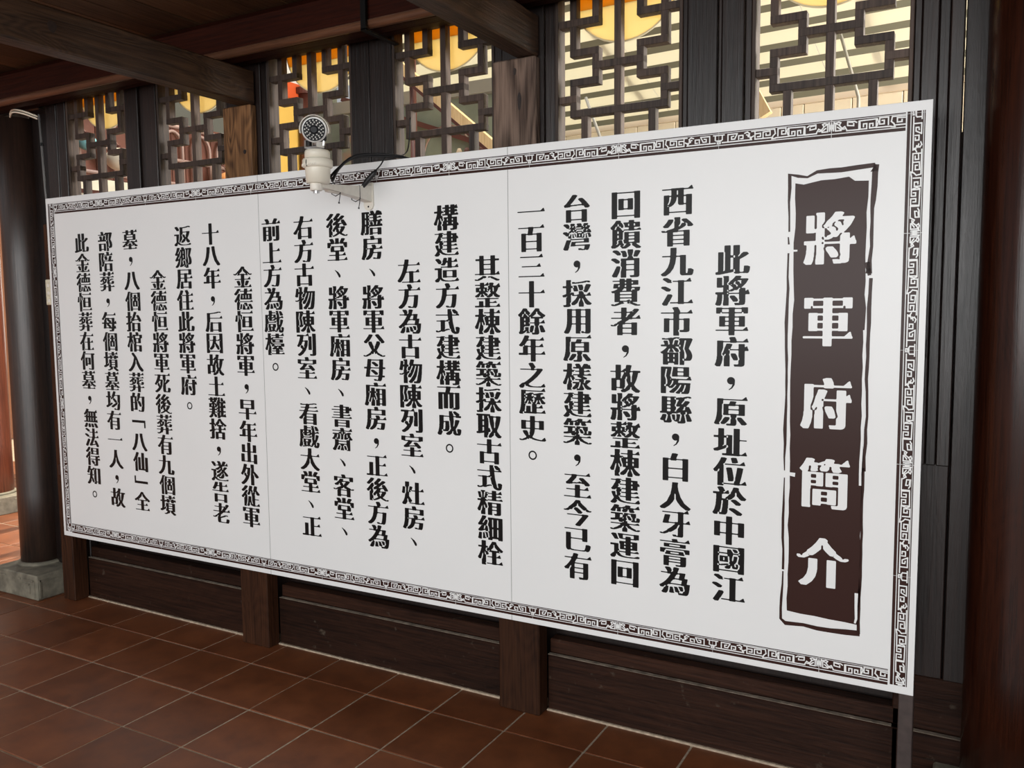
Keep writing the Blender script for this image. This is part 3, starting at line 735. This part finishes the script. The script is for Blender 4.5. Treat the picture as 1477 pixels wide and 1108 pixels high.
MB().tube([(.064,-.020,.030),(.052,-.024,.016),(.030,-.030,-.006),(.012,-.034,-.026),(.004,-.036,-.034)],[.004,.0085,.0098,.0065,.004],10).build('plug_housing',RUBBER,t,True)
MB().tube(spl([(.004,-.036,-.034),(-.02,-.06,-.03),(-.03,-.12,-.028),(-.012,-.17,-.012)]),.0022,6).build('lead_tail',RUBBER,t,True)
for nm,y,lab,dz in (('cable_tie',-.075,'black cable tie round the bracket arm close to the wall plate',0),('cable_tie',-.178,'black cable tie round the middle of the camera bracket arm',.008)):
    t=thing(nm,lab,'cable tie','cable ties on the camera bracket',(X0,YB+y,1.84))
    MB().tube([(-.018,.0,.034),(.018,.0,.036+dz*0),(.019,0,-.010+dz),(.0,-.002,-.018+dz),(-.018,.0,-.010+dz),(-.018,.0,.034)],.0016,6).build('strap_loop',RUBBER,t)
    MB().tube([(.018,.0,.0),(.020,-.004,-.020+dz),(.017,-.006,-.040+dz)],.0014,6).build('tail',RUBBER,t); MB().cyl((.017,-.006,-.044+dz),.0030,.005,8).build('tie_head',RUBBER,t)
# conduit, switch and white wires at the left
t=thing('conduit','slim grey conduit running down beside the round column at the open end','conduit',None,(-.19,.13,0))
MB().tube([(-.028,0,2.40),(-.012,0,2.05),(.030,0,1.50)],.006,10).build('pipe',plain('grey_conduit',(.16,.155,.15),.5),t,True)
for z,xx in ((2.25,-.021),(1.8,.007)): MB().cyl((xx,0,z),.009,.014,12).build('pipe_clip',BLACKM,t)
t=thing('switch_box','small ivory switch box fixed at the left end of the notice board','switch',None,(-.02,.02,1.485))
MB().box(-.022,.022,-.02,.015,.0,.118,.003).build('casing',plain('aged_ivory_plastic',(.66,.60,.45),.5,noise=.2,scale=60),t)
for z in (.012,.048,.082): MB().box(-.008,.008,-.0215,-.019,z,z+.014,.001).build('switch_rocker',IVORYM,t)
MB().box(.022,.054,-.01,.05,.03,.09).build('mounting_tab',BLACKM,t)
t=thing('white_wire','pair of curved white wires over the head of the round timber column','cable',None,(-.3,.11,2.4))
for dz in (0,.012): MB().tube(spl([(-.17,.03,.03-dz),(-.08,-.01,.035-dz),(0,-.01,.02-dz),(.07,.02,-.008-dz)]),.0042,8).build('wire',plain('white_cable',(.80,.72,.58),.5),t,True)
# ================================================================ yard behind the lattices
# translucent ribbed canopy
SHEET=bpy.data.materials.new('translucent_cream_sheet'); SHEET.use_nodes=True; t=SHEET.node_tree; b=t.nodes['Principled BSDF']
b.inputs['Base Color'].default_value=(.80,.77,.66,1); b.inputs['Roughness'].default_value=.6
tr=t.nodes.new('ShaderNodeBsdfTranslucent'); tr.inputs[0].default_value=(.70,.68,.58,1); mx=t.nodes.new('ShaderNodeMixShader'); mx.inputs[0].default_value=.45
t.links.new(b.outputs[0],mx.inputs[1]); t.links.new(tr.outputs[0],mx.inputs[2]); t.links.new(mx.outputs[0],t.nodes['Material Output'].inputs[0])
RIBM=plain('olive_rib_shade',(.17,.165,.115),.7); SIDING=plain('beige_metal_siding',(.82,.71,.52),.5,noise=.08,scale=6)  # dark olive puts the shade line of each corrugation into the rib colour
YR=-math.radians(4.5)
can=thing('ribbed_canopy','cream translucent ribbed canopy roof over the yard behind the lattices','roof',None,(1.9,4.5,3.045)); can.rotation_euler=(0,0,YR)
k=.36; P_=.196; W0,W1=-3.05,4.6
for i in range(13):
    y1=-i*P_; y0=-(i+1)*P_; rib=.044
    za=-y1*k; zb=-y0*k
    # flat of the sheet then a dropped rib
    for a in np.arange(W0,W1,1.3):
        m=MB(); a0=a+.002; a1=min(a+1.298,W1)
        m.poly([(a0,y1-rib,za+rib*k),(a1,y1-rib,za+rib*k),(a1,y0,zb),(a0,y0,zb),(a0,y1-rib,za+rib*k+.003),(a1,y1-rib,za+rib*k+.003),(a1,y0,zb+.003),(a0,y0,zb+.003)],[(0,1,2,3),(7,6,5,4),(0,4,5,1),(1,5,6,2),(2,6,7,3),(3,7,4,0)])
        m.build('roof_sheet',SHEET,can)
    m=MB(); m.poly([(W0,y1-.004,za+.001),(W1,y1-.004,za+.001),(W1,y1-rib*.35,za-.022),(W0,y1-rib*.35,za-.022),(W0,y1-rib,za+rib*k+.0005),(W1,y1-rib,za+rib*k+.0005)],[(0,1,3-0,2)[:0] or (0,1,2,3),(3,2,5,4),(0,4,5,1)]) ; m.build('roof_rib_shade',RIBM,can)
for xx in (-.6,1.2,3.1): MB().bar((xx,.0,.06),(xx,-2.55,2.55*k-.03+.09),.05,.05).build('rafter',plain('cream_rafter',(.7,.62,.45),.6),can)
# beige siding beyond
sid=tag(empty('wall_yard',(1.9,4.55,0)),kind='structure'); sid.rotation_euler=(0,0,YR)
xx=W0
while xx<W1:
    MB().box(xx+.003,xx+.172,0,.03,0,2.985,.004).build('siding_panel',SIDING,sid); xx+=.175
MB().box(W0,W1,-.03,.0,2.985,3.03).build('siding_cap',plain('siding_cap_paint',(.62,.50,.36),.5),sid)
MB().box(W0,W1,.03,.06,0,3.2).build('siding_backing',RIBM,sid)
# pipes
t=thing('drain_pipe','thin grey pipe slanting down behind the last lattice','pipe',None,(3.08,3.2,2.6))
MB().tube([(-.13,0,.55),(-.0,0,.10),(.005,0,-2.6)],.010,10).build('pipe',plain('grey_pipe',(.35,.33,.28),.5),t,True)
t=thing('drain_pipe','short grey strut leaning behind the lattice beside the second bare post','pipe',None,(1.86,2.0,2.3))
MB().tube([(-.042,0,.31),(.05,0,.07),(.13,0,-2.3)],.009,10).build('pipe',plain('grey_pipe',(.35,.33,.28),.5),t,True)
# timbers
t=thing('diagonal_timber','long pale yellow timber brace slanting down behind the lattice right of the camera','timber',None,(.9,2.0,2.67))
MB().bar((-.75,0,.62),(.62,0,-.515),.05,.062).build('timber',W_PINE,t); MB().bar((-.75,.0,.575),(.62,.0,-.56),.06,.018).build('maroon_fillet',plain('maroon_paint',(.10,.028,.018),.5),t)  # thin maroon strip along the timber's underside
MB().bar((.10,.03,.02),(.10,.03,-2.6),.04,.04).build('upright',W_PINE,t)
t=thing('timber_brace','short pale timber brace on a small bracket low behind the last lattice','timber',None,(2.75,2.0,2.5))
MB().bar((-.22,0,.42),(.055,0,-.10),.05,.055).build('brace',W_PINE,t); MB().bar((.055,.0,-.07),(.055,.0,-2.5),.045,.05).build('upright',W_PINE,t); MB().cyl((.055,0,-.16),.035,.022,16).build('cap_bracket',plain('rust_brown',(.12,.05,.02),.6),t)
# maroon yard columns
MAR=plain('maroon_paint',(.10,.028,.018),.5)
for x,y,r,l in ((.615,2.05,.022,'thin maroon column just behind the lattice right of the camera'),(-1.27,3.15,.055,'maroon column at the corner of the yellow wall')):
    t=thing('yard_column',l,'column',None,(x,y,0)); MB().cyl((0,0,0),r,3.25,20).build('shaft',MAR,t,True); MB().cyl((0,0,3.25),r*1.5,.05,20).build('capital',MAR,t)
# painted wall, grey green
def mural():
    m,t,b=nodes('mural_paint'); L=t.links.new; tc=t.nodes.new('ShaderNodeTexCoord'); n=t.nodes.new('ShaderNodeTexNoise'); n.inputs['Scale'].default_value=3.5; n.inputs['Detail'].default_value=5; L(tc.outputs['Object'],n.inputs['Vector'])
    r=t.nodes.new('ShaderNodeValToRGB'); e=r.color_ramp.elements; e[0].position=.30; e[0].color=(.17,.19,.14,1); e[1].position=.60; e[1].color=(.25,.29,.22,1)
    a=r.color_ramp.elements.new(.68); a.color=(.38,.24,.17,1); c=r.color_ramp.elements.new(.74); c.color=(.30,.30,.23,1); L(n.outputs['Fac'],r.inputs[0]); L(r.outputs[0],b.inputs['Base Color']); b.inputs['Roughness'].default_value=.7; return m
mw=tag(empty('wall_mural',(-.3,3.45,0)),kind='structure')
MB().box(-.95,1.15,0,.08,0,3.12).build('painted_face',mural(),mw)
MB().box(-.95,1.15,-.06,.0,3.12,3.22).build('eave_board',plain('weathered_grey_board',(.30,.29,.25),.7),mw)
MB().bar((-.80,-.03,3.25),(.9,-.03,2.62),.03,.04).build('dark_rail',MAR,mw); MB().box(-.95,1.15,-.03,0,2.40,2.62).build('ochre_dado',plain('ochre_dado_paint',(.36,.22,.09),.6),mw)
MB().box(-3.6,-.95,0,.08,0,4.3).build('grey_face',plain('grey_green_plaster',(.22,.235,.19),.7,noise=.12,scale=2),mw)
m=MB().tube([(.25+.23*math.cos(a),-.006,2.66+.26*math.sin(a)) for a in [math.pi*i/16 for i in range(17)]],.008,6); m.build('painted_arch',plain('arch_paint',(.34,.22,.16),.6),mw)
# carved screen with figures
t=thing('carved_panel','small carved openwork panel in maroon and cream low behind the camera lattice','carving',None,(1.03,2.1,2.42))
MB().box(-.14,.14,0,.03,-.16,-.10).build('rail',MAR,t)
for i in range(5):
    x=-.11+i*.055; MB().lathe((x,0,-.10),[(.012,0),(.024,.03),(.014,.055),(.022,.085),(.010,.115)],12).build('carved_knob',MAR if i%2 else plain('cream_carving',(.75,.60,.42),.6),t,True)
# yellow side wall with red fascia
YW=plain('yellow_wall_paint',(.80,.50,.10),.6); RD=plain('orange_red_fascia',(.70,.10,.02),.5)
ys=tag(empty('wall_side',(-1.32,2.9,0)),kind='structure')
MB().box(-.08,0,-.45,.24,0,3.20).build('yellow_face',YW,ys); MB().box(-.08,.02,-.45,.24,3.20,3.33).build('red_fascia',RD,ys); MB().box(-.08,.01,-.45,.24,3.33,3.75).build('white_picture',plain('white_plaster',(.75,.72,.68),.6),ys)
m=MB(); m.tube([(.004,-.32,2.62),(.004,-.20,2.52),(.004,-.08,2.50)],.010,6); m.tube([(.004,-.33,2.55),(.004,-.25,2.36),(.004,-.26,2.2)],.016,8); m.build('black_scroll',BLACKM,ys)
# arched grille
RB=plain('red_brown_boards',(.15,.050,.030),.55,noise=.2,scale=12); MV=plain('mauve_tube_paint',(.40,.27,.23),.5)
gr=thing('arched_grille','red-brown boarded screen with arched mauve tubes behind the two end lattices','screen',None,(-1.32,1.6,0))
yy=-.85
while yy<.72: MB().box(-.06,-.03,yy+.002,yy+.118,2.33,2.80 if yy>.0 else 3.25,.002).build('board',RB,gr); yy+=.12
MB().tube([(0,-.85,2.765),(0,.80,2.765)],.013,10).build('top_tube',MV,gr,True); MB().tube([(0,-.85,2.53),(0,.80,2.53)],.012,10).build('middle_tube',MV,gr,True); MB().tube([(0,-.85,2.36),(0,.80,2.36)],.012,10).build('bottom_tube',MV,gr,True)
for c in (-.68,-.43,-.18,.05,.22,.47,.70):
    MB().tube([(.004,c-.08,2.36)]+[(.004,c-.08*math.cos(math.pi*i/14),2.62+.11*math.sin(math.pi*i/14)) for i in range(15)]+[(.004,c+.08,2.36)],.010,8).build('arch_tube',MV,gr,True)
for c in (-.85,0,.80): MB().bar((-.045,c,0),(-.045,c,2.8),.05,.05).build('upright',RB,gr)
# lanterns by the grille
for (x,y,z,r,l,c) in ((-1.18,1.28,2.44,.085,'pale round paper lantern seen through the lattice nearest the opening',(.66,.60,.48)),(-1.22,1.08,2.52,.055,'small blue-green lantern beside the pale round lantern',(.16,.38,.42)),(-1.15,2.16,2.42,.060,'small orange and white lantern low behind the second lattice',(.80,.33,.10))):
    t=thing('paper_lantern',l,'lantern',None,(x,y,z))
    MB().lathe((0,0,-r*.85),[(r*math.sin(a)*1.0+.004,r*.85*(1-math.cos(a))) for a in [math.pi*i/14 for i in range(15)]],24).build('shade',plain('lantern_paper_%d'%int(r*1000),c,.6),t,True)
    MB().cyl((0,0,r*.82),.016,.02,12).build('top_ring',MAR,t); MB().tube([(0,0,r*.9),(-.05,0,r+.05),(-1.345-x,0,r+.06)],.004,6).build('wall_hook',MAR,t)
# pale ground-level wall beyond the grille
t=tag(empty('wall_court',(-1.9,2.0,0)),kind='structure'); MB().box(-.05,0,-.65,2.0,0,2.30).build('plaster_face',plain('sunlit_plaster',(.80,.74,.60),.7),t); MB().box(-.08,.02,-.65,2.0,2.30,2.33).build('coping',MAR,t)
